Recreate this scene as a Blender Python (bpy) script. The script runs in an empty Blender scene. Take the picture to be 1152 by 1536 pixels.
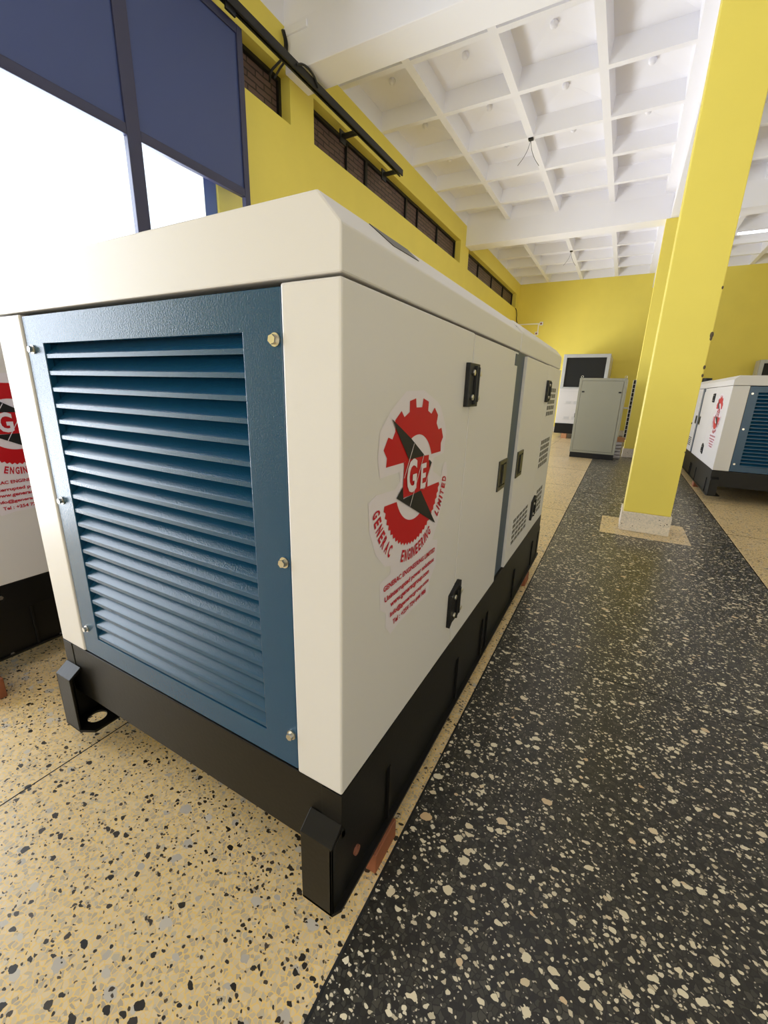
import bpy, bmesh, math, random
from mathutils import Vector, Matrix
random.seed(7)
SC = bpy.context.scene
COL = SC.collection
PI = math.pi

# ------------------------------------------------------------------ materials
def new_mat(name):
    m = bpy.data.materials.new(name); m.use_nodes = True
    nt = m.node_tree; b = nt.nodes['Principled BSDF']
    return m, nt, b
def N(nt, t, **kw):
    n = nt.nodes.new(t)
    for k, v in kw.items(): setattr(n, k, v)
    return n
def paint(name, col, rough=.45, bump=0., scale=300., metal=0., spec=.5, mottling=0., mscale=3.):
    m, nt, b = new_mat(name)
    b.inputs['Base Color'].default_value = (*col, 1)
    b.inputs['Roughness'].default_value = rough
    b.inputs['Metallic'].default_value = metal
    b.inputs['Specular IOR Level'].default_value = spec
    tc = N(nt, 'ShaderNodeTexCoord')
    if bump:
        no = N(nt, 'ShaderNodeTexNoise'); no.inputs['Scale'].default_value = scale; no.inputs['Detail'].default_value = 2
        bp = N(nt, 'ShaderNodeBump'); bp.inputs['Strength'].default_value = bump; bp.inputs['Distance'].default_value = .002
        nt.links.new(tc.outputs['Object'], no.inputs['Vector'])
        nt.links.new(no.outputs['Fac'], bp.inputs['Height']); nt.links.new(bp.outputs['Normal'], b.inputs['Normal'])
    if mottling:
        no = N(nt, 'ShaderNodeTexNoise'); no.inputs['Scale'].default_value = mscale; no.inputs['Detail'].default_value = 5
        mx = N(nt, 'ShaderNodeMix', data_type='RGBA')
        mx.inputs['A'].default_value = (*[c * (1 - mottling) for c in col], 1)
        mx.inputs['B'].default_value = (*[min(1, c * (1 + mottling)) for c in col], 1)
        nt.links.new(tc.outputs['Object'], no.inputs['Vector'])
        nt.links.new(no.outputs['Fac'], mx.inputs['Factor']); nt.links.new(mx.outputs['Result'], b.inputs['Base Color'])
    return m
def emit(name, col, s):
    m, nt, b = new_mat(name)
    b.inputs['Base Color'].default_value = (*col, 1)
    b.inputs['Emission Color'].default_value = (*col, 1); b.inputs['Emission Strength'].default_value = s
    return m
def math_(nt, op, a, b=None, clamp=False):
    n = N(nt, 'ShaderNodeMath', operation=op); n.use_clamp = clamp
    for i, v in enumerate((a, b)):
        if v is None: continue
        if isinstance(v, (int, float)): n.inputs[i].default_value = v
        else: nt.links.new(v, n.inputs[i])
    return n.outputs[0]
def mixc(nt, fac, a, b):
    n = N(nt, 'ShaderNodeMix', data_type='RGBA')
    for s, v in (('Factor', fac), ('A', a), ('B', b)):
        if isinstance(v, tuple): n.inputs[s].default_value = (*v, 1)
        elif isinstance(v, (int, float)): n.inputs[s].default_value = v
        else: nt.links.new(v, n.inputs[s])
    return n.outputs['Result']
def terrazzo(name, base_a, base_b, grain, layers, rough, dims='2D', matrix=None, gap=.07):
    """layers: (scale, density, min r, max r, colour a, colour b)"""
    m, nt, b = new_mat(name)
    tc = N(nt, 'ShaderNodeTexCoord')
    no = N(nt, 'ShaderNodeTexNoise'); no.inputs['Scale'].default_value = 60; no.inputs['Detail'].default_value = 2
    nt.links.new(tc.outputs['Object'], no.inputs['Vector'])
    sub = N(nt, 'ShaderNodeVectorMath', operation='SUBTRACT'); sub.inputs[1].default_value = (.5, .5, .5)
    nt.links.new(no.outputs['Color'], sub.inputs[0])
    sc = N(nt, 'ShaderNodeVectorMath', operation='SCALE'); sc.inputs['Scale'].default_value = .014
    nt.links.new(sub.outputs[0], sc.inputs[0])
    ad = N(nt, 'ShaderNodeVectorMath', operation='ADD')
    nt.links.new(tc.outputs['Object'], ad.inputs[0]); nt.links.new(sc.outputs[0], ad.inputs[1])
    vec = ad.outputs[0]
    g = N(nt, 'ShaderNodeTexVoronoi', voronoi_dimensions=dims); g.inputs['Scale'].default_value = grain
    nt.links.new(vec, g.inputs['Vector'])
    sp = N(nt, 'ShaderNodeSeparateColor'); nt.links.new(g.outputs['Color'], sp.inputs[0])
    col = mixc(nt, math_(nt, 'POWER', sp.outputs[0], 1.6), base_a, base_b)
    if matrix:   # binder showing between the fine stones
        ge = N(nt, 'ShaderNodeTexVoronoi', voronoi_dimensions=dims, feature='DISTANCE_TO_EDGE'); ge.inputs['Scale'].default_value = grain
        nt.links.new(vec, ge.inputs['Vector'])
        gn = N(nt, 'ShaderNodeTexNoise'); gn.inputs['Scale'].default_value = 35; nt.links.new(tc.outputs['Object'], gn.inputs['Vector'])
        lim = math_(nt, 'MULTIPLY', gn.outputs['Fac'], gap * 2)
        col = mixc(nt, math_(nt, 'LESS_THAN', ge.outputs['Distance'], lim), col, matrix)
    # slow cloudiness of the poured floor
    cl = N(nt, 'ShaderNodeTexNoise'); cl.inputs['Scale'].default_value = 2.2; cl.inputs['Detail'].default_value = 4
    nt.links.new(tc.outputs['Object'], cl.inputs['Vector'])
    for i, (s, dens, r0, r1, ca, cb) in enumerate(layers):
        mp = N(nt, 'ShaderNodeMapping'); mp.inputs['Location'].default_value = (3.7 * i, 1.3 * i, 0); mp.inputs['Rotation'].default_value = (0, 0, .7 * i)
        mp.inputs['Scale'].default_value = (1, 1.35, 1)
        nt.links.new(vec, mp.inputs['Vector'])
        v = N(nt, 'ShaderNodeTexVoronoi', voronoi_dimensions=dims); v.inputs['Scale'].default_value = s
        e = N(nt, 'ShaderNodeTexVoronoi', voronoi_dimensions=dims, feature='DISTANCE_TO_EDGE'); e.inputs['Scale'].default_value = s
        nt.links.new(mp.outputs[0], v.inputs['Vector']); nt.links.new(mp.outputs[0], e.inputs['Vector'])
        c = N(nt, 'ShaderNodeSeparateColor'); nt.links.new(v.outputs['Color'], c.inputs[0])
        on = math_(nt, 'LESS_THAN', c.outputs[0], math_(nt, 'MULTIPLY', math_(nt, 'ADD', cl.outputs['Fac'], .5), dens))
        rr = math_(nt, 'ADD', math_(nt, 'MULTIPLY', math_(nt, 'POWER', c.outputs[1], 2.0), r1 - r0), r0)
        ins = math_(nt, 'LESS_THAN', v.outputs['Distance'], rr)
        ed = math_(nt, 'GREATER_THAN', e.outputs['Distance'], .05)
        k = math_(nt, 'MULTIPLY', math_(nt, 'MULTIPLY', on, ins), ed)
        col = mixc(nt, k, col, mixc(nt, math_(nt, 'POWER', c.outputs[2], 2.5), ca, cb))
    nt.links.new(col, b.inputs['Base Color'])
    rn = math_(nt, 'ADD', math_(nt, 'MULTIPLY', cl.outputs['Fac'], .16), rough)
    nt.links.new(rn, b.inputs['Roughness'])
    return m

M = {}
M['white'] = paint('white_powder_coat', (.56, .545, .545), .38, .06, 420)
M['louver'] = paint('blue_powder_coat', (.006, .050, .112), .25, .24, 330, spec=.45)
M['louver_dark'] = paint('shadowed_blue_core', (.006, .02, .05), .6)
M['strip'] = paint('slate_blue_paint', (.045, .065, .09), .5, .08, 300, spec=.3)
M['black'] = paint('black_chassis_paint', (.006, .0055, .005), .38, .12, 90, spec=.22)
M['black_plastic'] = paint('black_plastic', (.004, .004, .0045), .45, spec=.3)
M['zinc'] = paint('zinc_bolt', (.62, .60, .55), .28, metal=1)
M['gunmetal'] = paint('latch_gunmetal', (.022, .022, .016), .35, spec=.4)
M['dark'] = paint('dark_gap', (.004, .004, .005), .8)
M['slot'] = paint('shaded_slot', (.10, .095, .08), .7)
M['red'] = paint('decal_red', (.40, .006, .010), .45, spec=.2)
M['crimson'] = paint('decal_crimson_print', (.40, .008, .022), .45, spec=.2)
M['charcoal'] = paint('decal_charcoal', (.009, .010, .010), .45, spec=.25)
M['sticker'] = paint('decal_vinyl', (.60, .56, .62), .35)
M['yellow'] = paint('yellow_wall_paint', (.79, .665, .115), .6, .25, 40, mottling=.05, mscale=2.5)
M['ceil'] = paint('white_ceiling_paint', (.83, .83, .89), .8, .2, 30)
M['navy'] = paint('navy_door_paint', (.036, .056, .165), .35, .03, 200)
M['navyframe'] = paint('navy_frame_paint', (.026, .027, .065), .35)
M['bluejamb'] = paint('blue_jamb_paint', (.06, .12, .33), .4)
M['brown'] = None
M['grey_cab'] = paint('grey_enclosure_paint', (.23, .225, .17), .45, .1, 300)
M['greyframe'] = paint('pale_grey_frame', (.42, .43, .43), .45)
M['wood'] = paint('reddish_timber', (.20, .062, .025), .65, .3, 30, mottling=.35, mscale=14)
M['wood_pale'] = paint('pale_timber', (.42, .20, .09), .7, .3, 30, mottling=.3, mscale=14)
M['cable'] = paint('black_cable', (.006, .006, .007), .45)
M['plinth'] = None
M['wrap'] = paint('plastic_wrap', (.45, .42, .44), .25, .5, 24, mottling=.3, mscale=9)
M['copper'] = paint('plug_red_brown', (.20, .07, .04), .5)
M['plaster'] = paint('bare_plaster', (.10, .075, .045), .9, .5, 60)
M['tube'] = emit('fluorescent_tube', (.86, .93, 1.), 9)
M['steel'] = paint('galvanised_steel', (.5, .48, .4), .4, metal=.4)

M['light_floor'] = terrazzo('pale_terrazzo', (.66, .52, .32), (.38, .32, .24), 105, [
    (60, .24, .15, .42, (.46, .40, .30), (.62, .52, .36)),
    (26, .11, .16, .46, (.42, .38, .33), (.54, .49, .42)),
    (105, .11, .18, .45, (.05, .035, .02), (.12, .08, .045)),
    (62, .20, .16, .42, (.020, .016, .012), (.07, .05, .035)),
    (34, .15, .12, .36, (.016, .013, .010), (.05, .04, .03)),
    ], .24, matrix=(.72, .50, .18), gap=.10)
M['dark_floor'] = terrazzo('charcoal_terrazzo', (.012, .011, .009), (.060, .056, .044), 88, [
    (125, .17, .16, .42, (.50, .46, .37), (.30, .26, .20)),
    (66, .30, .16, .46, (.66, .60, .46), (.44, .38, .27)),
    (36, .22, .12, .44, (.70, .64, .49), (.60, .50, .34)),
    (20, .12, .10, .34, (.70, .63, .47), (.58, .40, .22)),
    ], .25, matrix=(.010, .009, .007), gap=.08)
M['plinth'] = terrazzo('grey_terrazzo_skirting', (.72, .64, .54), (.56, .52, .46), 110, [
    (70, .12, .15, .4, (.06, .05, .04), (.2, .17, .14))], .45, '3D')
def brown_pane():
    m, nt, b = new_mat('brown_breeze_bricks')
    tc = N(nt, 'ShaderNodeTexCoord'); sx = N(nt, 'ShaderNodeSeparateXYZ'); cx = N(nt, 'ShaderNodeCombineXYZ')
    nt.links.new(tc.outputs['Object'], sx.inputs[0])
    nt.links.new(sx.outputs['Y'], cx.inputs['X']); nt.links.new(sx.outputs['Z'], cx.inputs['Y'])
    br = N(nt, 'ShaderNodeTexBrick'); br.inputs['Scale'].default_value = 1
    br.inputs['Brick Width'].default_value = .21; br.inputs['Row Height'].default_value = .052; br.inputs['Mortar Size'].default_value = .007
    br.inputs['Color1'].default_value = (.15, .092, .078, 1); br.inputs['Color2'].default_value = (.105, .062, .055, 1); br.inputs['Mortar'].default_value = (.022, .014, .013, 1)
    no = N(nt, 'ShaderNodeTexNoise'); no.inputs['Scale'].default_value = 9
    nt.links.new(cx.outputs[0], no.inputs['Vector'])
    mx = N(nt, 'ShaderNodeMix', data_type='VECTOR'); mx.inputs['Factor'].default_value = .02
    nt.links.new(cx.outputs[0], mx.inputs['A']); nt.links.new(no.outputs['Color'], mx.inputs['B'])
    nt.links.new(mx.outputs['Result'], br.inputs['Vector']); nt.links.new(br.outputs['Color'], b.inputs['Base Color'])
    b.inputs['Roughness'].default_value = .5
    return m
M['brown'] = brown_pane()
def glass():
    m, nt, b = new_mat('clear_glass')
    nt.nodes.remove(b); out = nt.nodes['Material Output']
    t = N(nt, 'ShaderNodeBsdfTransparent'); t.inputs['Color'].default_value = (.97, .98, .985, 1)
    g = N(nt, 'ShaderNodeBsdfGlossy'); g.inputs['Roughness'].default_value = .02
    f = N(nt, 'ShaderNodeLayerWeight'); f.inputs['Blend'].default_value = .5
    fac = math_(nt, 'ADD', math_(nt, 'MULTIPLY', math_(nt, 'POWER', f.outputs['Facing'], 4.0), .35), .02)
    mx = N(nt, 'ShaderNodeMixShader')
    nt.links.new(fac, mx.inputs[0]); nt.links.new(t.outputs[0], mx.inputs[1]); nt.links.new(g.outputs[0], mx.inputs[2])
    nt.links.new(mx.outputs[0], out.inputs['Surface'])
    return m
M['glass'] = glass()

# ------------------------------------------------------------------ mesh builder
class MB:
    def __init__(s): s.v = []; s.f = []; s.mi = []; s.mats = []
    def slot(s, mat):
        if mat not in s.mats: s.mats.append(mat)
        return s.mats.index(mat)
    def add(s, vs, fs, mat):
        o = len(s.v); k = s.slot(mat)
        s.v += [tuple(p) for p in vs]
        for f in fs: s.f.append(tuple(i + o for i in f)); s.mi.append(k)
        return s
    def box(s, x0, x1, y0, y1, z0, z1, mat):
        x0, x1 = sorted((x0, x1)); y0, y1 = sorted((y0, y1)); z0, z1 = sorted((z0, z1))
        v = [(x0, y0, z0), (x1, y0, z0), (x1, y1, z0), (x0, y1, z0), (x0, y0, z1), (x1, y0, z1), (x1, y1, z1), (x0, y1, z1)]
        return s.add(v, [(3, 2, 1, 0), (4, 5, 6, 7), (0, 1, 5, 4), (1, 2, 6, 5), (2, 3, 7, 6), (3, 0, 4, 7)], mat)
    def prism(s, poly, axis, a, b, mat):
        """poly: 2D outline in the two other axes (order x,y,z), swept along axis from a to b"""
        def P(q, t):
            return {0: (t, q[0], q[1]), 1: (q[0], t, q[1]), 2: (q[0], q[1], t)}[axis]
        n = len(poly); v = [P(q, a) for q in poly] + [P(q, b) for q in poly]
        f = [tuple(range(n))[::-1], tuple(range(n, 2 * n))] + [(i, (i + 1) % n, n + (i + 1) % n, n + i) for i in range(n)]
        return s.add(v, f, mat)
    def cyl(s, c, axis, r, a, b, mat, n=16, r2=None, phase=0.):
        r2 = r if r2 is None else r2; v = []
        for t, rr in ((a, r), (b, r2)):
            for i in range(n):
                q = (rr * math.cos(2 * PI * i / n + phase), rr * math.sin(2 * PI * i / n + phase))
                v.append({0: (t, c[0] + q[0], c[1] + q[1]), 1: (c[0] + q[0], t, c[1] + q[1]), 2: (c[0] + q[0], c[1] + q[1], t)}[axis])
        f = [tuple(range(n))[::-1], tuple(range(n, 2 * n))] + [(i, (i + 1) % n, n + (i + 1) % n, n + i) for i in range(n)]
        return s.add(v, f, mat)
    def ball(s, c, r, mat, n=12, m=8, sq=1.):
        v = []; f = []
        for j in range(m + 1):
            th = PI * j / m
            for i in range(n):
                v.append((c[0] + r * math.sin(th) * math.cos(2 * PI * i / n), c[1] + r * math.sin(th) * math.sin(2 * PI * i / n), c[2] + sq * r * math.cos(th)))
        for j in range(m):
            for i in range(n):
                f.append((j * n + i, j * n + (i + 1) % n, (j + 1) * n + (i + 1) % n, (j + 1) * n + i))
        return s.add(v, f, mat)
    def tube(s, pts, r, mat, n=8):
        pts = [Vector(p) for p in pts]; v = []; f = []
        up = Vector((.13, .21, .97))
        for i, p in enumerate(pts):
            t = (pts[min(i + 1, len(pts) - 1)] - pts[max(i - 1, 0)]).normalized()
            a = t.cross(up).normalized(); b = t.cross(a)
            for k in range(n):
                v.append(p + r * (math.cos(2 * PI * k / n) * a + math.sin(2 * PI * k / n) * b))
        for i in range(len(pts) - 1):
            for k in range(n):
                f.append((i * n + k, i * n + (k + 1) % n, (i + 1) * n + (k + 1) % n, (i + 1) * n + k))
        f.append(tuple(range(n))); f.append(tuple(range((len(pts) - 1) * n, len(pts) * n))[::-1])
        return s.add(v, f, mat)
    def build(s, name, parent=None, bevel=0., smooth=False, seg=2):
        me = bpy.data.meshes.new(name); me.from_pydata(s.v, [], s.f)
        for m in s.mats: me.materials.append(m)
        for p, k in zip(me.polygons, s.mi): p.material_index = k; p.use_smooth = smooth
        me.validate()
        bm = bmesh.new(); bm.from_mesh(me); bmesh.ops.recalc_face_normals(bm, faces=bm.faces); bm.to_mesh(me); bm.free()
        o = bpy.data.objects.new(name, me); COL.objects.link(o)
        if parent: o.parent = parent
        if bevel:
            md = o.modifiers.new('edge', 'BEVEL'); md.width = bevel; md.segments = seg; md.limit_method = 'ANGLE'; md.angle_limit = .6
        return o
def spline(pts, n=8):
    out = []
    P = [Vector(p) for p in pts]; P = [P[0] * 2 - P[1]] + P + [P[-1] * 2 - P[-2]]
    for i in range(1, len(P) - 2):
        for k in range(n):
            t = k / n; a, b, c, d = P[i - 1:i + 3]
            out.append(.5 * (2 * b + (c - a) * t + (2 * a - 5 * b + 4 * c - d) * t * t + (3 * b - a - 3 * c + d) * t ** 3))
    out.append(P[-2]); return out
def tag(o, label, cat, group=None):
    o['label'] = label; o['category'] = cat
    if group: o['group'] = group
    return o
def struct(o): o['kind'] = 'structure'; return o
def thing(name, label, cat, loc=(0, 0, 0), group=None):
    o = bpy.data.objects.new(name, None); COL.objects.link(o); o.location = loc; o.empty_display_size = .1
    return tag(o, label, cat, group)

# ------------------------------------------------------------------ lettering
_glyph = {}
def glyphs(text, bold=.0, shear=.0):
    """flat mesh of a line of text, unit size: verts (x, y), faces, width"""
    key = (text, bold, shear)
    if key not in _glyph:
        cu = bpy.data.curves.new('lettering', 'FONT'); cu.body = text; cu.size = 1; cu.offset = bold; cu.shear = shear
        cu.resolution_u = 3; cu.fill_mode = 'FRONT'
        ob = bpy.data.objects.new('lettering', cu); COL.objects.link(ob)
        dg = bpy.context.evaluated_depsgraph_get(); ev = ob.evaluated_get(dg); me = ev.to_mesh()
        vs = [(v.co.x, v.co.y) for v in me.vertices]; fs = [tuple(p.vertices) for p in me.polygons]
        ev.to_mesh_clear(); bpy.data.objects.remove(ob); bpy.data.curves.remove(cu)
        _glyph[key] = (vs, fs)
    return _glyph[key]
def fit_text(text, x0, x1, y0, y1, bold=.0):
    vs, fs = glyphs(text, bold)
    ax, bx = min(v[0] for v in vs), max(v[0] for v in vs); ay, by = min(v[1] for v in vs), max(v[1] for v in vs)
    return [(x0 + (v[0] - ax) / (bx - ax) * (x1 - x0), y0 + (v[1] - ay) / (by - ay) * (y1 - y0)) for v in vs], fs

def decal(side_x, sgn, u0, v0, s, parent):
    """company sticker on the side of a generator; sgn +1: right-hand side (reads along +y), -1: left-hand side"""
    mb = MB()
    def put(poly, faces, mat, lay):
        mb.add([(side_x + sgn * (.0006 + .0006 * lay), u0 + sgn * s * (u - .28), v0 + s * (v - .87)) for u, v in poly], faces, mat)
    def area(poly, mat, lay): put(poly, [tuple(range(len(poly)))], mat, lay)
    C = (.28, .958)
    def arc(r, a0, a1, n=24): return [(C[0] + r * math.cos(math.radians(a0 + (a1 - a0) * i / n)), C[1] + r * math.sin(math.radians(a0 + (a1 - a0) * i / n))) for i in range(n + 1)]
    # vinyl backing with its cut outline
    area([(.218, 1.132), (.158, 1.098), (.118, 1.062), (.112, 1.013), (.122, .978), (.2, .978), (.205, .958), (.182, .945), (.111, .949), (.082, .94), (.088, .885), (.112, .832), (.151, .794), (.176, .786),
          (.176, .768), (.132, .765), (.136, .703), (.161, .685), (.163, .650), (.186, .622), (.229, .630), (.392, .628), (.400, .665), (.434, .695), (.436, .765), (.400, .775), (.43, .815), (.455, .86), (.474, .93),
          (.462, .965), (.445, .965), (.430, .93), (.375, .955), (.375, .985), (.44, .99), (.446, 1.04), (.434, 1.062), (.40, 1.10), (.378, 1.112), (.30, 1.135)], M['sticker'], 0)
    # upper gear half
    up = [(.143, .995), (.146, 1.012), (.132, 1.028), (.149, 1.05), (.165, 1.045), (.176, 1.059), (.174, 1.080), (.199, 1.096), (.212, 1.084), (.235, 1.093), (.234, 1.114), (.262, 1.119), (.266, 1.101), (.294, 1.101), (.299, 1.119), (.328, 1.112),
          (.327, 1.093), (.346, 1.086), (.363, 1.099), (.385, 1.082), (.380, 1.064), (.394, 1.049), (.412, 1.052), (.426, 1.029), (.414, 1.016), (.416, .996), (.364, .996)]
    up += arc(.088, 25, 112, 14) + [(.239, .998), (.217, .995)]
    area(up, M['red'], 1)
    # lower gear half with a finely toothed rim
    low = [(.141, .921)]
    n = 50
    for i in range(1, n):
        a = 195 + (346 - 195) * i / n; r = (.153 if i % 2 else .1465)
        low.append((C[0] + r * math.cos(math.radians(a)) * .97, C[1] + r * math.sin(math.radians(a))))
    low += [(.417, .921), (.344, .922), (.30, .922)] + arc(.096, 296, 204, 16)
    area(low, M['red'], 1)
    # red centre panel, black bolts
    area([(.217, .995), (.239, .999), (.344, .996), (.343, .984), (.366, .975), (.345, .945), (.345, .922), (.317, .924), (.307, .919), (.219, .921), (.217, .945), (.219, .986)], M['red'], 2)
    area([(.159, 1.083), (.239, .998), (.320, .997), (.246, 1.040)], M['charcoal'], 3)
    area([(.189, .927), (.216, .946), (.220, .919), (.307, .921), (.408, .818)], M['charcoal'], 3)
    area([(.345, .986), (.363, .976), (.350, .965)], M['charcoal'], 3)
    def stroke(a, b, w=.0022):
        d = Vector((b[0] - a[0], b[1] - a[1])).normalized(); q = Vector((-d.y, d.x)) * w / 2
        area([(a[0] + q.x, a[1] + q.y), (b[0] + q.x, b[1] + q.y), (b[0] - q.x, b[1] - q.y), (a[0] - q.x, a[1] - q.y)], M['sticker'], 4)
    stroke((.260, 1.029), (.219, .963)); stroke((.314, 1.001), (.253, .896)); stroke((.361, .976), (.322, .921))
    v, f = fit_text('G', .231, .279, .926, .998, .03); put(v, f, M['sticker'], 5)
    v, f = fit_text('E', .301, .329, .925, .981, .03); put(v, f, M['sticker'], 5)
    # ring lettering
    for word, a0, a1 in (('GENERAC', 192, 234), ('ENGINEERING', 250.5, 304), ('LIMITED', 317, 351.5)):
        wd = [.45 if c == 'I' else (1.2 if c == 'M' else 1.) for c in word]; acc = 0; tot = sum(wd)
        for c, w in zip(word, wd):
            a = math.radians(a0 + (a1 - a0) * (acc + w / 2) / tot); acc += w
            half = .0062 * (.38 if c == 'I' else (1.15 if c == 'M' else 1))
            v, f = fit_text(c, -half, half, 0, .027, .035)
            b = Vector((math.cos(a), math.sin(a))); t = Vector((-b.y, b.x)); o = Vector(C) + b * .189
            put([tuple(o + t * p[0] - b * p[1]) for p in v], f, M['crimson'], 2)
    for txt, x0, x1, y0, y1 in (('GENERAC ENGINEERING LIMITED', .147, .419, .738, .7505), ('Uninterrupted power solutions', .153, .417, .708, .7245), ('www.generacgroup.com', .180, .388, .6855, .699),
                                ('Info@generacgroup.com', .180, .389, .662, .678), ('Tel : +254 724 644 986', .194, .374, .6405, .654)):
        v, f = fit_text(txt, x0, x1, y0, y1, .03); put(v, f, M['crimson'], 2)
    o = mb.build('company_sticker', parent)
    o['label'] = 'pale vinyl sticker printed with a red gear emblem and red lettering'
    return o

# ------------------------------------------------------------------ generators
def ring_plate(mb, outer, hc, hr, z0, z1, mat, n=40):
    """horizontal plate with a round hole: outline polygon resampled by angle around the hole"""
    def hit(a):
        d = Vector((math.cos(a), math.sin(a))); best = None
        for i in range(len(outer)):
            p = Vector(outer[i]) - Vector(hc); q = Vector(outer[(i + 1) % len(outer)]) - Vector(hc); e = q - p
            den = d.x * e.y - d.y * e.x
            if abs(den) < 1e-12: continue
            t = (p.x * e.y - p.y * e.x) / den; u = (p.x * d.y - p.y * d.x) / den
            if t > 0 and -1e-6 <= u <= 1 + 1e-6 and (best is None or t < best): best = t
        return (hc[0] + d.x * best, hc[1] + d.y * best)
    ang = sorted([2 * PI * i / n for i in range(n)] + [math.atan2(p[1] - hc[1], p[0] - hc[0]) % (2 * PI) for p in outer])
    O = [hit(a) for a in ang]; I = [(hc[0] + hr * math.cos(a), hc[1] + hr * math.sin(a)) for a in ang]; m = len(ang)
    v = [(*p, z0) for p in O] + [(*p, z0) for p in I] + [(*p, z1) for p in O] + [(*p, z1) for p in I]
    f = []
    for i in range(m):
        j = (i + 1) % m
        f += [(i, j, m + j, m + i), (2 * m + i, 3 * m + i, 3 * m + j, 2 * m + j), (i, 2 * m + i, 2 * m + j, j), (m + i, m + j, 3 * m + j, 3 * m + i)]
    mb.add(v, f, mat)

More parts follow.
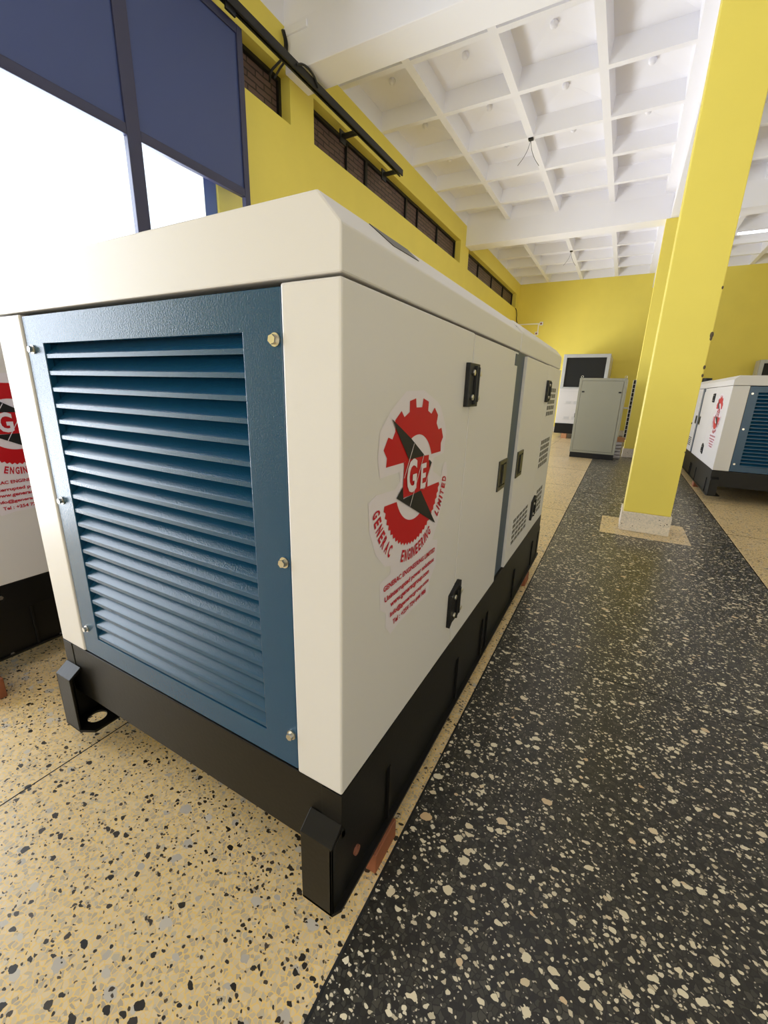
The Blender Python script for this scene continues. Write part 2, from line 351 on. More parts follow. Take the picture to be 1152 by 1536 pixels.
def generator(label, loc, W=1.06, L=2.384, seam=.615, s0=1.15, s1=1.325, seam2=1.90, a1=.127, a2=.111, dec=(.28, .87, 1.), name='generator', grilles=True, decal_sides=(1, -1), exhaust=False):
    root = thing(name, label, 'generator', loc, 'generators on the showroom floor')
    zb, zj, zt, zp, c = .353, 1.285, 1.348, 1.391, .04
    zs = .06
    d = .036; wl = .079
    B = M['black']
    def X(sg, x): return x if sg > 0 else -W - x      # x<0 inside, x>0 proud of the side
    # --- skid
    for sg in (1, -1):
        mb = MB()
        mb.box(X(sg, -.05), X(sg, 0), -.0, L, .237, zb, B)                      # top lip
        mb.box(X(sg, -.010), X(sg, -.004), 0, L, zs, .24, B)                    # web
        for y0, dr in ((-d, 1), (L + d, -1)):
            prof = [(y0, zs), (y0, .253), (y0 + dr * d, .279), (y0 + dr * (d + .004), .270), (y0 + dr * .006, .249), (y0 + dr * .006, zs)]
            mb.prism(prof, 0, X(sg, -wl), X(sg, 0), B)                          # folded end cap
            ya, yb = sorted((y0, y0 + dr * .05))
            mb.prism([(ya, zs), (ya, .25), (yb, .26), (yb, zs)] if dr > 0 else [(ya, zs), (ya, .26), (yb, .25), (yb, zs)], 0, X(sg, -.006), X(sg, 0), B)
        for yy in [.205, .30 * L, .43 * L, .46 * L, .68 * L, .9 * L]:
            mb.box(X(sg, -.004), X(sg, .004), yy, yy + .008, zs + .006, .238, B)
        if sg > 0: out = [(.012, -.018), (.012, L + .018), (0, L + d), (-wl, L + d), (-wl, L), (-wl, 0), (-wl, -d), (0, -d)]
        else: out = [(-W - .012, -.018), (-W, -d), (-W + wl, -d), (-W + .123, -.012), (-W + .123, L + .012), (-W + wl, L + d), (-W, L + d), (-W - .012, L + .018)]
        half = L / 2
        front = [(x, min(y, half)) for x, y in out]; rear = [(x, max(y, half)) for x, y in out]
        ring_plate(mb, front, (X(sg, -.062 if sg < 0 else -.04), .026), .027, zs, zs + .008, B)
        ring_plate(mb, rear, (X(sg, -.062 if sg < 0 else -.04), L - .026), .027, zs, zs + .008, B)
        r = mb.build('skid_rail', root, .0015)
        if sg > 0:
            p = MB().cyl((.062, .133), 0, .011, X(sg, -.004), X(sg, .001), M['copper'], 20).build('plug', r); p['label'] = 'red brown round plug'
    for y0, y1 in ((.002, .05), (L - .05, L - .002)):
        mb = MB(); mb.box(-W + .011, -.011, y0, y1, .172, zb, B); mb.build('cross_beam', root, .002)
    # --- body shell: front and rear folded corner sheets, inner dark core
    core = MB(); core.box(-W + .04, -.04, .07, L - .05, zb + .002, zt - .01, M['dark']); core.build('inner_core', root)
    Wm = M['white']
    for sg in (1, -1):
        mb = MB(); a = a2 if sg > 0 else a1
        poly = [(X(sg, -a), .0), (X(sg, 0), .0), (X(sg, 0), seam - .0012), (X(sg, -.025), seam - .0012), (X(sg, -.025), .03), (X(sg, -a), .03)]
        mb.prism(poly, 2, zb + .002, zj - .002, Wm)
        mb.build('corner_panel', root, .004)
        mb = MB()
        poly = [(X(sg, -.12), L), (X(sg, 0), L), (X(sg, 0), seam2 + .0015), (X(sg, -.025), seam2 + .0015), (X(sg, -.025), L - .03), (X(sg, -.12), L - .03)]
        mb.prism(poly, 2, zb + .002, zj - .002, Wm)
        rear = mb.build('rear_corner_panel', root, .004)
        MB().box(X(sg, -.04), X(sg, -.012), s0 - .01, s1 + .01, zb + .002, zj + .003, M['strip']).build('centre_pillar', root)
        doors = []
        for y0, y1 in ((seam + .0012, s0), (s1, seam2 - .0015)):
            doors.append(MB().box(X(sg, -.028), X(sg, 0), y0, y1, zb + .003, zj - .005, Wm).build('door', root, .001))
        for dr, ys in ((doors[0], seam), (doors[1], seam2)):
            off = -.058 if dr is doors[0] else 0
            for z0, z1, cut in ((1.097, 1.207, 0), (.452, .560, 1)):
                mb = MB(); y0, y1 = ys - .055, ys + .030
                if dr is doors[1]: y0, y1 = ys - .015, ys + .075
                if cut: prof = [(y0, z0 - .012), (y0 + .02, z0), (y1 - .01, z0), (y1, z0 + .008), (y1, z1 + .01), (y1 - .012, z1 + .014), (y0, z1 - .012)]
                else: prof = [(y0, z0), (y1, z0), (y1, z1), (y0, z1)]
                mb.prism(prof, 0, X(sg, -.001), X(sg, .012), M['black_plastic'])
                ym = (y0 + y1) / 2
                mb.box(X(sg, .010), X(sg, .019), ym - .002, ym + .004, z0 + .006, z1 - .006, M['black_plastic'])
                mb.cyl((X(sg, .010), y1 - .016), 2, .008, z0 + .012, z1 - .008, M['black_plastic'], 12)
                for zz in (z0 + .024, z1 - .024):
                    mb.cyl((y0 + .026, zz), 0, .0085, X(sg, .012), X(sg, .018), M['zinc'], 6)
                    mb.cyl((y1 - .006, zz), 0, .0085, X(sg, .012), X(sg, .018), M['zinc'], 6)
                mb.build('hinge', dr, .0015)
        for dr, y0, y1 in ((doors[0], s0 - .13, s0 - .012), (doors[1], s1 + .012, s1 + .13)):
            mb = MB(); z0, z1 = .776, .892; g = M['gunmetal']; b = .014
            mb.box(X(sg, -.001), X(sg, .005), y0, y0 + b, z0, z1, g); mb.box(X(sg, -.001), X(sg, .005), y1 - b, y1, z0, z1, g)
            mb.box(X(sg, -.001), X(sg, .005), y0 + b, y1 - b, z0, z0 + b, g); mb.box(X(sg, -.001), X(sg, .005), y0 + b, y1 - b, z1 - b, z1, g)
            mb.box(X(sg, -.001), X(sg, .001), y0 + b, y1 - b, z0 + b, z1 - b, M['black_plastic'])
            ym = (y0 + y1) / 2
            mb.box(X(sg, .001), X(sg, .006), ym + .004, y1 - b - .004, z0 + b + .006, z1 - b - .006, g)
            mb.build('latch_handle', dr, .001)
        lb = MB().box(X(sg, -.02), X(sg, .002), s0 - .045, s0 - .004, zj - .052, zj - .012, M['strip']).build('latch_plate', doors[0])
        if grilles:
            def grille(y0, y1, z0, z1, ny, nz, owner):
                mb = MB(); mb.box(X(sg, -.001), X(sg, .0012), y0, y1, z0, z1, Wm)
                dy = (y1 - y0) / ny; dz = (z1 - z0) / nz
                for i in range(ny):
                    for j in range(nz):
                        mb.box(X(sg, 0), X(sg, .0016), y0 + dy * i + .006, y0 + dy * (i + 1) - .006, z0 + dz * j + .006, z0 + dz * (j + 1) - .004, M['slot'])
                        mb.box(X(sg, 0), X(sg, .004), y0 + dy * i + .006, y0 + dy * (i + 1) - .006, z0 + dz * j + .002, z0 + dz * j + .006, Wm)
                mb.build('vent_grille', owner)
            k = (L - seam2) / .484
            grille(seam2 + .09 * k, seam2 + .36 * k, 1.015, 1.175, 4, 5, rear)
            grille(seam2 + .05 * k, seam2 + .37 * k, .725, .890, 5, 5, rear)
            grille(seam2 + .13 * k, seam2 + .34 * k, .43, .59, 3, 5, rear)
            grille(s1 + .09, seam2 - .12, .43, .565, 5, 5, doors[1])
        if sg in decal_sides:
            decal(X(sg, 0), sg, dec[0], dec[1], dec[2], root)
    # --- roof in two lengths with a dark joint between them
    def roof(y0, y1, up, inset):
        a = zj + .002; e = inset
        return [(-W + e, a), (-W + e, zt + up), (-W + c + e, zp + up), (-c - e, zp + up), (-e, zt + up), (-e, a)], y0, y1
    p, y0, y1 = roof(0, s0 + .02, 0, 0); MB().prism(p, 1, y0, y1, Wm).build('front_roof', root, .003)
    p, y0, y1 = roof(s0 + .055, L, .010, .006); MB().prism(p, 1, y0, y1, Wm).build('rear_roof', root, .006)
    MB().box(-W + .03, -.03, s0, s0 + .06, zj, zp - .012, M['dark']).build('roof_joint', root)
    # lifting pocket in the right roof chamfer: flat plate, dark colour for its shade
    def ch(t, y, up): return (-c * t + .0008 * up, y, zt + (zp - zt) * t + .0008 * up)
    mb = MB(); qs = [(.97, .135), (.97, .275), (.62, .300), (.50, .185)]
    mb.add([ch(*q, 1) for q in qs] + [ch(*q, -1) for q in qs], [(0, 1, 2, 3), (4, 5, 6, 7), (0, 1, 5, 4), (1, 2, 6, 5), (2, 3, 7, 6), (3, 0, 4, 7)], M['gunmetal'])
    mb.build('roof_pocket', root)
    # --- louvred end panel
    x0, x1 = -W + a1 + .003, -a2 - .003; z0, z1 = zb + .004, zj - .006
    ox0, ox1, oz0, oz1 = -W + a1 + .083, -a2 - .089, .419, 1.217
    Lm = M['louver']; mb = MB(); ya, yb = .004, .020
    O = [(x0, z0), (x1, z0), (x1, z1), (x0, z1)]; I = [(ox0, oz0), (ox1, oz0), (ox1, oz1), (ox0, oz1)]
    v = [(p[0], y, p[1]) for y in (ya, yb) for p in O + I]; f = []
    for i in range(4):
        j = (i + 1) % 4
        f += [(i, j, 4 + j, 4 + i), (8 + i, 8 + j, 12 + j, 12 + i), (i, j, 8 + j, 8 + i), (4 + i, 4 + j, 12 + j, 12 + i)]
    mb.add(v, f, Lm)
    pan = mb.build('louvre_panel', root, .0015)
    sl = MB(); pitch = .0381
    for k in range(21):
        zt_ = 1.195 - pitch * k; zl = zt_ - .011
        if zl < oz0: zl = oz0 + .001
        prof = [(.006, zl), (.006, zt_ - .002), (.008, zt_), (.050, zt_ + .036), (.053, zt_ + .033), (.010, zl + .005), (.010, zl)]
        sl.prism(prof, 0, ox0 - .002, ox1 + .002, Lm)
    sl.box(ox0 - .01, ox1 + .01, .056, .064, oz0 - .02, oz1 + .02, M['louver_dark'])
    sl.box(ox0 - .006, ox0 - .002, .018, .058, oz0, oz1, Lm); sl.box(ox1 + .002, ox1 + .006, .018, .058, oz0, oz1, Lm)
    sl.build('louvre_slats', pan)
    for bx in (x0 + .036, x1 - .012):
        for bz in (1.204, .827, .441):
            if bx < -W / 2: bx = x0 + .030
            else: bx = x1 - .013
            mb = MB(); mb.cyl((bx, bz), 1, .0105, .0005, .004, M['zinc'], 18); mb.cyl((bx, bz), 1, .0075, -.007, .001, M['zinc'], 6, phase=.3)
            mb.build('bolt', pan)
    # rear end
    MB().box(-W + .121, -.121, L - .03, L - .012, zb + .004, zj - .006, Wm).build('rear_panel', root)
    if exhaust:
        MB().cyl((-W + .18, L - .25), 2, .07, zp - .01, zp + .09, M['black_plastic'], 20).build('exhaust_cap', root)
    return root

main = generator('nearest white generator with blue louvred end, beside the dark floor strip', (0, 0, 0))
left = generator('white generator at the left edge, largely hidden behind the nearest one', (-1.60, -.09, .02))
RW = 1.2
right = generator('white generator right of the yellow column, its navy louvred end cut by the frame', (1.385 + RW, 5.47, .005), W=RW, L=3.5, seam=.93, s0=1.78, s1=1.98, seam2=2.85,
                  a1=.150, a2=.15, dec=(.47, .865, 1.28), decal_sides=(-1,), exhaust=True)

for y_, z_ in ((.12, .065), (.29, .065), (.125, .31)):
    b_ = MB().cyl((y_, z_ + .0), 0, .008, .0, .006, M['zinc'], 6).build('bolt', [c for c in left.children if c.name.startswith('skid_rail')][0])
# ------------------------------------------------------------------ timber blocks
def block(x0, x1, y0, y1, h, label, mat='wood', group=None):
    e = .5
    cx, cy = (x0 + x1) / 2, (y0 + y1) / 2
    o = MB().box(x0 - cx, x1 - cx, y0 - cy, y1 - cy, 0, h, M[mat]).build('timber_block', None, .003)
    o.location = (cx, cy, 0)
    return tag(o, label, 'block', group or 'timber blocks under the generators')
block(-.16, .020, .115, .222, .06, 'reddish timber block under the near corner of the nearest generator')
block(-.16, .016, 1.95, 2.06, .06, 'reddish timber block under the far end of the nearest generator')
block(-1.62 - .5, -1.467, -.12, -.05, .08, 'reddish timber block sticking out under the left edge generator')
block(1.37, 1.60, 6.35, 6.47, .060, 'reddish timber block under the generator right of the yellow column')

# ------------------------------------------------------------------ room shell
XL, XR, YF, YB = -3.04, 5.6, -5.0, 14.35
ZR, ZB, ZTOP = 4.45, 4.08, 5.0
fl = MB()
def slab(x0, x1, y0, y1, mat, z=0.): fl.add([(x0, y0, z), (x1, y0, z), (x1, y1, z), (x0, y1, z)], [(0, 1, 2, 3)], mat)
SA, SB = .032, 1.345
slab(XL - .3, SA, YF - .3, YB + .2, M['light_floor'])
slab(SB, XR + .3, YF - .3, YB + .2, M['light_floor'])
ax0, ax1, ay0, ay1 = .362, 1.028, 3.435, 4.035
slab(SA, SB, YF - .3, ay0, M['dark_floor']); slab(SA, ax0, ay0, ay1, M['dark_floor']); slab(ax1, SB, ay0, ay1, M['dark_floor'])
slab(SA, SB, ay1, YB + .2, M['dark_floor']); slab(ax0, ax1, ay0, ay1, M['light_floor'])
for xx in (SA, SB): fl.box(xx - .003, xx + .003, YF, YB, -.01, .0006, M['dark'])
for yy in (-2.6, 1.23, 5.06, 8.9, 12.7): fl.box(SA, SB, yy - .002, yy + .002, -.01, .0005, M['dark'])
for yy in (-1.4, 2.65, 4.0, 5.35, 6.8, 8.2, 9.6, 11.0, 12.4):
    fl.box(XL, SA, yy - .002, yy + .002, -.01, .0005, M['dark']); fl.box(SB, XR, yy - .002, yy + .002, -.01, .0005, M['dark'])
for xx in (-.965, -1.96, 2.4, 3.45, 4.5): fl.box(xx - .002, xx + .002, YF, YB, -.01, .0005, M['dark'])
fl.box(XL - .3, XR + .3, YF - .3, YB + .2, -.3, -.02, M['dark'])
struct(fl.build('floor'))

# left wall with its sliding-door opening and recessed clerestory
OY0, OY1, OZ = -1.75, 2.52, 3.1
wl_ = MB(); Y = M['yellow']; xo = XL - .22
WZ0, WZ1 = 3.70, 4.11
for a, b in ((OY1, 4.9), (7.9, 9.9), (12.9, YB)): wl_.box(xo, XL, a, b, 0, WZ0, Y)
for a, b in ((4.9, 7.9), (9.9, 12.9)): wl_.box(xo, XL, a, b, 2.4, WZ0, Y)  # openings for the added side doors
wl_.box(xo, XL, YF, OY0, 0, WZ0, Y); wl_.box(xo, XL, OY0, OY1, OZ, WZ0, Y)
wl_.box(xo, XL, YF, YB, WZ1, ZTOP, Y)
wins = [(-1.45, 3.52), (3.90, 8.70), (9.22, 13.92)]
edges = [YF] + [v for w in wins for v in w] + [YB]
for i in range(0, len(edges), 2): wl_.box(xo, XL, edges[i], edges[i + 1], WZ0, WZ1, Y)
struct(wl_.build('wall_left'))
mull = {1: [(-.4, .02), (.7, .012), (1.9, .02), (2.9, .012)], 2: [(4.72, .006), (5.19, .026), (6.42, .02), (6.86, .008), (7.74, .02)], 3: [(10.35, .016), (11.55, .016), (12.75, .016)]}
for i, (y0, y1) in enumerate(wins):
    mb = MB(); xa, xb = XL - .16, XL - .115; t = .035; K = M['cable']
    mb.box(xa, xb, y0, y0 + t, WZ0, WZ1, K); mb.box(xa, xb, y1 - t, y1, WZ0, WZ1, K); mb.box(xa, xb, y0 + t, y1 - t, WZ0, WZ0 + t, K); mb.box(xa, xb, y0 + t, y1 - t, WZ1 - t, WZ1, K)
    w = struct(mb.build('window_%d' % (i + 1)))
    for ym, hw in mull[i + 1]: MB().box(xa + .004, xb - .002, ym - hw, ym + hw, WZ0 + t, WZ1 - t, K).build('mullion', w)
    MB().box(XL - .19, XL - .15, y0 + .005, y1 - .005, WZ0 + .004, WZ1 - .004, M['brown']).build('brick_infill', w)
# other walls
mb = MB(); mb.box(xo, XR + .2, YB, YB + .2, 0, ZTOP, Y); struct(mb.build('wall_back'))
mb = MB(); mb.box(XR, XR + .2, YF, YB, 0, 1.2, Y); mb.box(XR, XR + .2, YF, YB, 3.4, ZTOP, Y)
for a, b in ((YF, -4.4), (-.9, .9), (4.4, 6.2), (9.7, YB)): mb.box(XR, XR + .2, a, b, 1.2, 3.4, Y)
struct(mb.build('wall_right'))
for i, a in enumerate((-4.4, .9, 6.2)):  # unseen windows, added to give light from the right a source
    mb = MB()
    for yy in (a, a + 1.72, a + 3.44): mb.box(XR + .07, XR + .13, yy, yy + .06, 1.2, 3.4, M['navyframe'])
    for zz in (1.2, 3.34): mb.box(XR + .07, XR + .13, a + .06, a + 3.44, zz, zz + .06, M['navyframe'])
    w_ = struct(mb.build('window_%d' % (i + 5))); MB().box(XR + .098, XR + .102, a + .03, a + 3.47, 1.23, 3.37, M['glass']).build('pane', w_)
mb = MB(); FX0, FX1, FZ0, FZ1 = -2.3, 4.8, .25, 2.75
mb.box(xo, FX0, YF - .2, YF, 0, ZTOP, Y); mb.box(FX1, XR + .2, YF - .2, YF, 0, ZTOP, Y); mb.box(FX0, FX1, YF - .2, YF, 0, FZ0, Y); mb.box(FX0, FX1, YF - .2, YF, FZ1, ZTOP, Y)
struct(mb.build('wall_front'))
mb = MB()
for xx in (-2.3, -.53, 1.25, 3.02, 4.74): mb.box(xx, xx + .06, YF - .13, YF - .07, FZ0, FZ1, M['navyframe'])
mb.box(FX0, FX1, YF - .13, YF - .07, FZ0, FZ0 + .06, M['navyframe']); mb.box(FX0, FX1, YF - .13, YF - .07, FZ1 - .06, FZ1, M['navyframe'])
w4 = struct(mb.build('window_4'))  # unseen window behind the camera, added as a source for the front light
MB().box(FX0, FX1, YF - .104, YF - .098, FZ0 + .03, FZ1 - .03, M['glass']).build('pane', w4)

# coffered ceiling
ce = MB(); Cm = M['ceil']
xbays = [[(XL, -2.235), (-2.15, -1.325), (-1.24, -.41), (-.32, .44)], [(.96, 1.74), (1.83, 2.62), (2.71, 3.55), (3.64, 4.52), (4.61, XR)]]
B1 = (3.46, 3.81); B2 = (8.99, 9.34); B0 = (-2.05, -1.7)
def cells(a, b, cuts, t=.07):
    out = []; s = a
    for c_ in cuts: out.append((s, c_ - t / 2)); s = c_ + t / 2
    out.append((s, b)); return out
ybays = [cells(YF, B0[0], [-4.45, -3.5, -2.55]), cells(B0[1], B1[0], [-1.1, -.14, .83, 1.78, 2.72]), cells(B1[1], B2[0], [4.42, 5.39, 6.36, 7.30, 8.24]), cells(B2[1], YB, [9.62, 10.55, 11.50, 12.44, 13.38])]
for xb in xbays:
    for yb in ybays:
        for ix, (x0, x1) in enumerate(xb):
            for iy, (y0, y1) in enumerate(yb):
                xm, ym = (x0 + x1) / 2, (y0 + y1) / 2
                full = (y1 - y0) > .6
                zt_, za = (ZR + .205, ZR + .235) if full else (ZR + .205, ZR + .215)
                sp = .022
                lo = [(x0, y0), (x1, y0), (x1, y1), (x0, y1)]; hi = [(x0 + sp, y0 + sp), (x1 - sp, y0 + sp), (x1 - sp, y1 - sp), (x0 + sp, y1 - sp)]
                for k in range(4):
                    a, b, c2, d2 = lo[k], lo[(k + 1) % 4], hi[(k + 1) % 4], hi[k]
                    ce.add([(*a, ZR), (*b, ZR), (*c2, zt_), (*d2, zt_)], [(0, 1, 2, 3)], Cm)
                    ce.add([(xm, ym, za), (*d2, zt_), (*c2, zt_)], [(0, 1, 2)], Cm)
                if full: ce.ball((xm, ym, za - .02), .040, Cm, 12, 8)
                if ix < len(xb) - 1:
                    xn = xb[ix + 1][0]; ce.add([(x1, y0, ZR), (xn, y0, ZR), (xn, y1, ZR), (x1, y1, ZR)], [(0, 1, 2, 3)], Cm)
            for iy in range(len(yb) - 1):
                ya, yc = yb[iy][1], yb[iy + 1][0]
                xe = xb[ix + 1][0] if ix < len(xb) - 1 else x1
                ce.add([(x0, ya, ZR), (xe, ya, ZR), (xe, yc, ZR), (x0, yc, ZR)], [(0, 1, 2, 3)], Cm)
for yb in ybays:
    ce.add([(.44, yb[0][0], ZR), (.60, yb[0][0], ZR), (.60, yb[-1][1], ZR), (.44, yb[-1][1], ZR)], [(0, 1, 2, 3)], Cm)
    ce.add([(.85, yb[0][0], ZR), (.96, yb[0][0], ZR), (.96, yb[-1][1], ZR), (.85, yb[-1][1], ZR)], [(0, 1, 2, 3)], Cm)
ce.box(xo, XR + .2, YF - .2, YB + .2, ZTOP, ZTOP + .1, Cm)
struct(ce.build('ceiling'))
n = 0
for y0, y1 in (B0, B1, B2):
    for x0, x1 in ((XL, .575), (.875, XR)):
        n += 1; struct(MB().box(x0, x1, y0, y1, ZB, ZTOP, Cm).build('trim_%d' % n, None, .006))
n += 1; struct(MB().box(.575, .875, YF, YB, ZB, ZTOP, Cm).build('trim_%d' % n, None, .006))

# columns
def column(x0, x1, y0, y1, label, chips=False):
    cx, cy = (x0 + x1) / 2, (y0 + y1) / 2
    r = thing('column', label, 'column', (cx, cy, 0), 'square yellow columns'); hx, hy = (x1 - x0) / 2, (y1 - y0) / 2
    mb = MB(); mb.box(-hx, hx, -hy, hy, .172, ZB, Y); sh = mb.build('shaft', r, .006)
    if chips:
        m2 = MB()
        for z, s in ((1.92, .007), (1.60, .013), (1.575, .009), (1.37, .009), (1.31, .008), (.95, .005), (.72, .005)):
            m2.ball((hx - .003, -hy + .003, z), s, M['plaster'], 7, 5, 1.8)
        m2.build('chipped_plaster', sh)
    MB().box(-hx - .012, hx + .012, -hy - .008, hy + .008, .0005, .172, M['plinth']).build('skirting', r, .004)
    return r
column(.52, .87, 3.61, 3.91, 'square yellow column with chipped right corner on a pale floor pad', True)
column(.52, .87, 8.99, 9.34, 'farther yellow column, shaded front, right behind the grey cabinet')
# skirting along the back wall
struct(MB().box(XL, XR, YB - .012, YB, 0, .16, M['plinth']).build('baseboard_back'))

# sliding door leaf on the left wall
dx0, dx1 = -2.885, -2.84
LY0, LY1, LZ0, LZ1, LMID = -.62, 2.705, .03, 3.935, 2.775
D = M['navyframe']
mb = MB()
st = [(LY0, LY0 + .06), (.53, .63), (1.60, 1.70), (LY1 - .06, LY1)]
for a, b in st: mb.box(dx0, dx1, a, b, LZ0, LZ1, D)
for a, b in ((LZ0, .16), (LMID - .035, LMID + .03), (LZ1 - .06, LZ1)):
    for i in range(3): mb.box(dx0 + .001, dx1 - .001, st[i][1], st[i + 1][0], a, b, D)
door = struct(mb.build('door_1', None, .004))
for i in range(3):
    a, b = st[i][1], st[i + 1][0]
    MB().box(dx0 + .010, dx1 - .014, a - .005, b + .005, LMID + .02, LZ1 - .05, M['navy']).build('upper_panel', door)
    MB().box(dx0 + .018, dx0 + .024, a - .005, b + .005, .15, LMID - .03, M['glass']).build('pane', door)
# fixed blue jamb of the opening
mb = MB(); mb.box(XL - .16, XL - .02, OY1 - .13, OY1 - .002, 0, OZ - .002, M['bluejamb']); mb.box(XL - .16, XL - .02, OY1 - .135, OY1 - .13, 0, OZ - .002, M['greyframe']); struct(mb.build('trim_20', None, .004))

# unseen glazed doors farther along the left wall, added as daylight sources
for k, (a, b) in enumerate(((4.9, 7.9), (9.9, 12.9))):
    mb = MB(); m_ = (a + b) / 2
    for y0, y1 in ((a, a + .07), (m_ - .05, m_ + .05), (b - .07, b)): mb.box(XL - .15, XL - .09, y0, y1, 0, 2.4, D)
    for y0, y1 in ((a + .07, m_ - .05), (m_ + .05, b - .07)):
        mb.box(XL - .15, XL - .09, y0, y1, 2.33, 2.4, D); mb.box(XL - .15, XL - .09, y0, y1, 0.002, .12, D)
    d2 = struct(mb.build('door_%d' % (k + 2)))
    for y0, y1 in ((a + .06, m_ - .04), (m_ + .04, b - .06)): MB().box(XL - .123, XL - .117, y0, y1, .11, 2.34, M['glass']).build('pane', d2)

# overhead track of the sliding door
t = thing('door_track', 'black steel sliding-door track along the top of the yellow wall', 'track', (-2.80, 2.0, 0))
mb = MB(); K = M['cable']; h_ = .027; ra, rb = 3.972, 4.038
mb.box(-h_, h_, -6.0, 3.52, rb - .006, rb, K); mb.box(-h_, -h_ + .006, -6.0, 3.52, ra, rb - .004, K); mb.box(h_ - .006, h_, -6.0, 3.52, ra, rb - .004, K)
mb.box(-h_, -.010, -6, 3.52, ra - .004, ra + .002, K); mb.box(.010, h_, -6, 3.52, ra - .004, ra + .002, K)
mb.build('rail_channel', t)
for yy in (-5.6, -3.6, -1.2, .2, 2.44, 3.44):
    mb = MB(); mb.box(-.24, -.026, yy - .03, yy + .03, 3.985, 4.015, K); mb.box(-.24, -.225, yy - .06, yy + .06, 3.93, 4.055, K); mb.cyl((yy, 4.0), 0, .026, -.12, -.03, K, 14)
    mb.build('wall_bracket', t)
for yy in (-1.9, -.2, .55):
    mb = MB(); mb.box(-.008, .008, yy - .05, yy + .05, 3.93, 4.02, K); mb.build('roller_hanger', t)

# cables, trunking, hanging wires
tr = MB().box(-.14, .14, -.022, 0, -.03, .03, M['ceil']).build('cable_trunking', None, .006); tr.location = (-2.895, B1[0] + .002, 4.39)
tag(tr, 'short white cable trunking on the near ceiling beam by the yellow wall', 'trunking')
cb = MB().tube(spline([(-3.01, 3.40, 4.38), (-2.99, 3.41, 4.28), (-3.00, 3.38, 4.16), (-3.02, 3.32, 4.08), (-3.08, 3.30, 4.03), (-3.13, 3.33, 3.98)], 8), .011, M['cable']).tube(
    spline([(-3.0, 3.41, 4.38), (-2.975, 3.42, 4.27), (-2.985, 3.40, 4.15), (-3.015, 3.35, 4.06), (-3.07, 3.33, 3.99)], 8), .010, M['cable']).build('cable', None, 0, True)
tag(cb, 'pair of black cables dropping from the white trunking behind the door track', 'cable')
cb = MB().tube(spline([(-2.766, 3.30, 4.00), (-2.764, 3.38, 4.045), (-2.762, 3.47, 4.060), (-2.763, 3.56, 4.04), (-2.766, 3.62, 3.99)], 8), .010, M['cable']).build('cable', None, 0, True)
tag(cb, 'loose black cable loop hanging beside the door track under the near beam', 'cable')
def hanging(x, y, label, sc=1.):
    r = thing('hanging_wires', label, 'wire', (x, y, ZR), 'wires hanging from the ceiling')
    MB().box(-.03, .03, -.03, .03, -.018, 0.001, M['charcoal']).build('ceiling_rose', r)
    for dx, dy in ((-.13, -.02), (.13, .02)):
        MB().tube(spline([(0, 0, -.015), (dx * .15, dy, -.12 * sc), (dx * .5, dy * 2, -.22 * sc), (dx, dy * 3, -.31 * sc)], 6), .003, M['cable'], 6).build('wire', r, 0, True)
hanging(-1.283, 6.36, 'two bare wires hanging from a ceiling rib in front of the second beam')
hanging(-1.283, 11.50, 'two bare wires hanging from a ceiling rib near the back wall')
# fluorescent tube
r = thing('tube_light', 'lit fluorescent tube under the ceiling at right of the column', 'light', (2.45, 11.50, ZR - .001))
MB().box(-.62, .62, -.03, .03, -.03, 0, M['ceil']).build('batten', r)
MB().cyl((0, -.05), 0, .016, -.59, .59, M['tube'], 14).build('tube', r, 0, True)
for s_ in (-1, 1): MB().box(s_ * .60 - .012, s_ * .60 + .012, -.02, .02, -.07, -.03, M['ceil']).build('lamp_holder', r)
# conduit on the back wall
r = thing('wall_conduit', 'white cable conduit with two small boxes high on the back wall', 'conduit', (-2.6, YB, 3.2))
MB().box(-.43, .33, -.025, 0, .07, .10, M['ceil']).build('conduit_run', r); MB().box(.235, .26, -.02, 0, -.16, .07, M['ceil']).build('conduit_drop', r)
for x, z in ((.33, .085), (.22, -.2)):
    b = MB().box(x - .05, x + .05, -.045, 0, z - .05, z + .05, M['ceil']).build('junction_box', r, .004)
    MB().box(x - .03, x + .02, -.047, -.045, z - .03, z + .025, M['copper']).build('cover', b)
cb = MB().tube(spline([(-3.03, 13.93, 3.70), (-3.02, 14.05, 3.66), (-3.02, 14.15, 3.55), (-3.02, 14.2, 3.4), (-3.0, 14.32, 3.29)], 6), .012, M['cable']).build('cable', None, 0, True)
tag(cb, 'dark cable running down the corner from the last high window', 'cable')

# ------------------------------------------------------------------ things at the back
# tall grey enclosure
r = thing('electrical_enclosure', 'grey steel electrical enclosure on a black plinth left of the farther column', 'cabinet', (-.01, 8.3, 0))
G = M['grey_cab']; hw = .385; dp = .30
MB().box(-hw + .01, hw - .01, .01, dp, 0, .10, M['black_plastic']).build('plinth', r)
mb = MB(); mb.box(-hw, hw, .008, dp, .10, 1.455, G); mb.box(-hw, -hw + .045, 0, .01, .10, 1.455, G); mb.box(hw - .045, hw, 0, .01, .10, 1.455, G); mb.box(-hw + .045, hw - .045, 0, .01, 1.41, 1.455, G); mb.box(-hw + .045, hw - .045, 0, .01, .10, .135, G)
mb.build('carcass', r, .003)
d_ = MB().box(-hw + .05, hw - .05, -.004, .006, .14, 1.405, G).build('door', r, .004)
for x in (-hw + .085, hw - .085): MB().box(x - .022, x + .022, -.008, -.003, 1.20, 1.225, M['black_plastic']).build('lock', d_)
MB().box(-hw - .012, -hw, .05, .08, .74, .82, M['black_plastic']).build('side_latch', r)
for x in (-hw + .03, hw - .03):
    mb = MB(); pts = [(x + .018 * math.cos(a), .05, 1.478 + .02 * math.sin(a)) for a in [2 * PI * k / 14 for k in range(15)]]
    mb.tube(pts, .004, M['zinc'], 6); mb.build('eye_bolt', r)
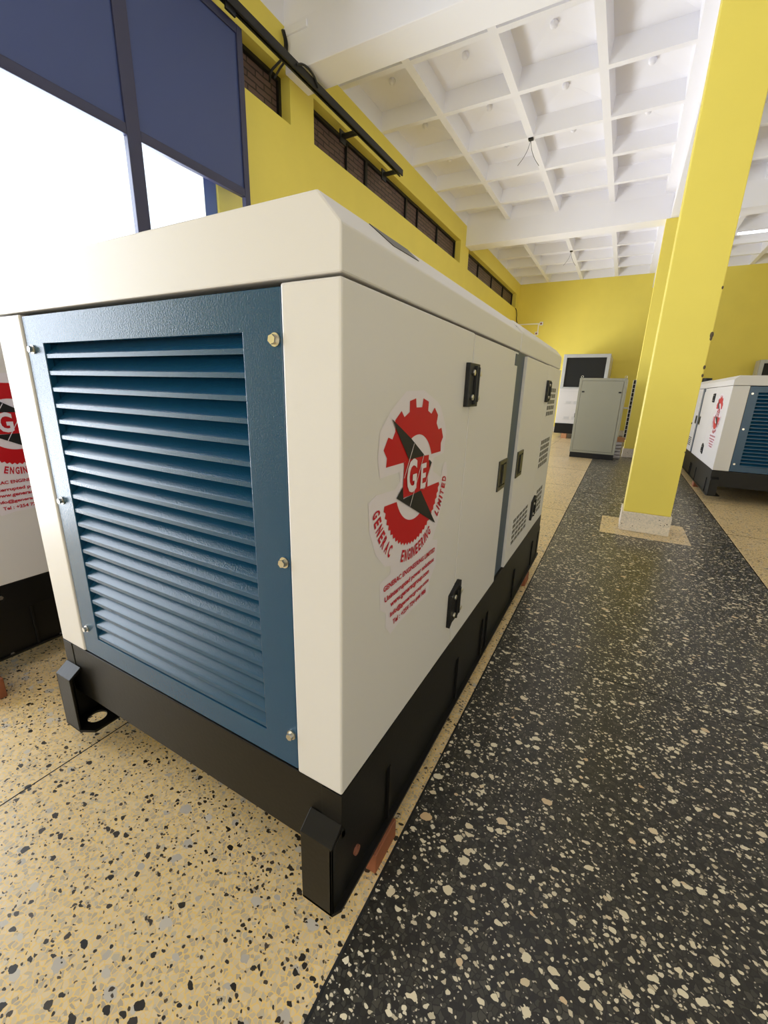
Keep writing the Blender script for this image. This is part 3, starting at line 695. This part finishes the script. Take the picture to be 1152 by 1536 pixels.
# rack leaning in the gap, wrapped bundle below it
r = thing('steel_rack', 'slim steel rack with a dark perforated edge between grey enclosure and farther column', 'rack', (.46, 8.72, 0))
mb = MB(); mb.box(.045, .05, 0, .04, .40, 1.44, M['dark']); mb.box(.018, .052, .002, .03, .40, 1.44, M['dark'])
for k in range(15): mb.box(.016, .056, -.003, .0, .40 + k * .0743, .407 + k * .0743, M['steel'])
mb.build('perforated_edge', r)
MB().box(.008, .018, -.004, .03, .30, 1.44, M['steel']).build('upright', r); MB().box(.052, .064, -.004, .03, .36, 1.44, M['steel']).build('upright', r)
MB().box(-.075, .02, .0, .02, .93, .955, M['white']).build('cross_bar', r)
MB().box(-.085, -.07, .0, .03, .30, 1.44, M['steel']).build('upright', r)
MB().box(-.08, .05, -.01, .10, .315, .40, M['wood_pale']).build('base_board', r)
w = MB(); 
for k in range(5): w.box(-.095 + .006 * (k % 2), .05 - .005 * (k % 3), -.02, .09, .062 * k + .001, .062 * k + .06, M['wrap'])
w = w.build('wrapped_bundle', None, .014, True); w.location = (.43, 8.66, 0)
tag(w, 'pale plastic-wrapped bundle on the floor beside the grey enclosure', 'bundle')

def big_unit(label, cx, y0, W, ztop, zmid, Lx=1.9, name='generator', cat='generator', group='generators on the showroom floor'):
    """tall generator seen from its radiator end"""
    r = thing(name, label, cat, (cx, y0, 0), group); h = W / 2
    mb = MB(); mb.box(-h, h, .0, Lx, .13, .40, M['black']); mb.build('skid', r, .004)
    mb = MB(); mb.box(-h, h, .012, Lx, .40, zmid, M['white']); mb.box(-h, h, .03, Lx, zmid, ztop, M['white']); mb.build('canopy', r, .006)
    mb = MB()
    for z in (.52, .93):
        for i in range(4):
            for k in range(3): mb.box(-.36 + .2 * i, -.36 + .2 * i + .13, .006, .014, z + .025 * k, z + .025 * k + .012, M['greyframe'])
        mb.box(-.40, .42, .009, .013, z - .012, z - .008, M['greyframe'])
    mb.build('vent_slots', r)
    MB().box(-h + .02, h - .02, .008, .013, 1.245, 1.25, M['greyframe']).build('seam', r)
    g = M['greyframe']; t = .085; mb = MB()
    mb.box(-h, -h + t, -.03, .03, zmid - .02, ztop, g); mb.box(h - t, h, -.03, .03, zmid - .02, ztop, g); mb.box(-h + t, h - t, -.03, .03, ztop - t, ztop, g); mb.box(-h + t, h - t, -.03, .03, zmid - .02, zmid + .02, g)
    f = mb.build('radiator_frame', r, .006)
    MB().box(-h + t - .005, h - t + .005, .0, .012, zmid + .015, ztop - t + .005, M['charcoal']).build('radiator_grille', f)
    return r
big_unit('tall white generator with black radiator in a grey frame near the back wall', -.645, 12.2, 1.12, 2.19, 1.34)
block(-1.0, -.86, 12.14, 12.3, .13, 'pale timber block under the tall white generator by the back wall', 'wood_pale')
big_unit('tall cabinet with a black front panel showing above the right-hand generator roof', 3.77, 13.75, 1.12, 2.13, 1.3, .45, 'control_cabinet', 'cabinet', None)
block(3.25, 3.45, 13.72, 13.9, .13, 'pale timber block under the tall cabinet behind the right-hand generator', 'wood_pale')

# ------------------------------------------------------------------ daylight and added lamps
wd = bpy.data.worlds.new('sky'); SC.world = wd; wd.use_nodes = True
bg = wd.node_tree.nodes['Background']; bg.inputs['Color'].default_value = (.86, .93, 1, 1); bg.inputs['Strength'].default_value = 1.8
def area(name, loc, rot, sx, sy, power, col):
    l = bpy.data.lights.new(name, 'AREA'); l.shape = 'RECTANGLE'; l.size = sx; l.size_y = sy; l.energy = power; l.color = col
    o = bpy.data.objects.new(name, l); COL.objects.link(o); o.location = loc; o.rotation_euler = rot; return o
area('daylight_door', (XL - .6, (OY0 + OY1) / 2, 1.6), (0, -PI / 2, 0), 3.0, OY1 - OY0, 330, (.84, .90, 1))
for y in (6.4, 11.4): area('added_side_light', (XL - .5, y, 1.25), (0, -PI / 2, 0), 2.3, 3.0, 150, (.95, .95, 1))  # lamps outside the added side doors, brightening the back of the room
for y, l, pw in ((.4, 4.2, 80), (6.4, 3.0, 155), (11.4, 3.0, 150)):   # unseen lamps standing in for ground bounce, added to light the ceiling
    area('ground_bounce_lamp', (XL - 1.9, y, .25), (0, -PI / 2 - math.radians(38), 0), 1.6, l, pw, (1, .97, .92))
area('added_front_light', ((FX0 + FX1) / 2, YF - .5, 1.5), (PI / 2, 0, 0), FX1 - FX0, 2.5, 176, (1, .87, .62))  # warm lamp outside the added front window, lighting the front faces
for y in (-2.65, 2.65, 7.95): area('added_right_light', (XR + .6, y, 2.3), (0, PI / 2, 0), 2.2, 3.4, 8, (.78, .82, 1))  # weak cool lamps outside the added right windows

# ------------------------------------------------------------------ camera
cd = bpy.data.cameras.new('camera'); cam = bpy.data.objects.new('camera', cd); COL.objects.link(cam)
cam.location = (0.36567, -0.53167, 1.13228); cam.rotation_mode = 'XYZ'
cam.rotation_euler = tuple(math.radians(a) for a in (73.81986, -1.58269, 28.94012))
cd.sensor_fit = 'HORIZONTAL'; cd.sensor_width = 36; cd.lens = 36 * 628.205 / 1152; cd.clip_start = .02; cd.clip_end = 100
SC.camera = cam
vs = SC.view_settings; vs.view_transform = 'Standard'; vs.look = 'None'; vs.gamma = 1; vs.use_curve_mapping = False; vs.exposure = -0.04
SC.cycles.use_denoising = True
SC.cycles.max_bounces = 10; SC.cycles.diffuse_bounces = 6; SC.cycles.sample_clamp_indirect = 8
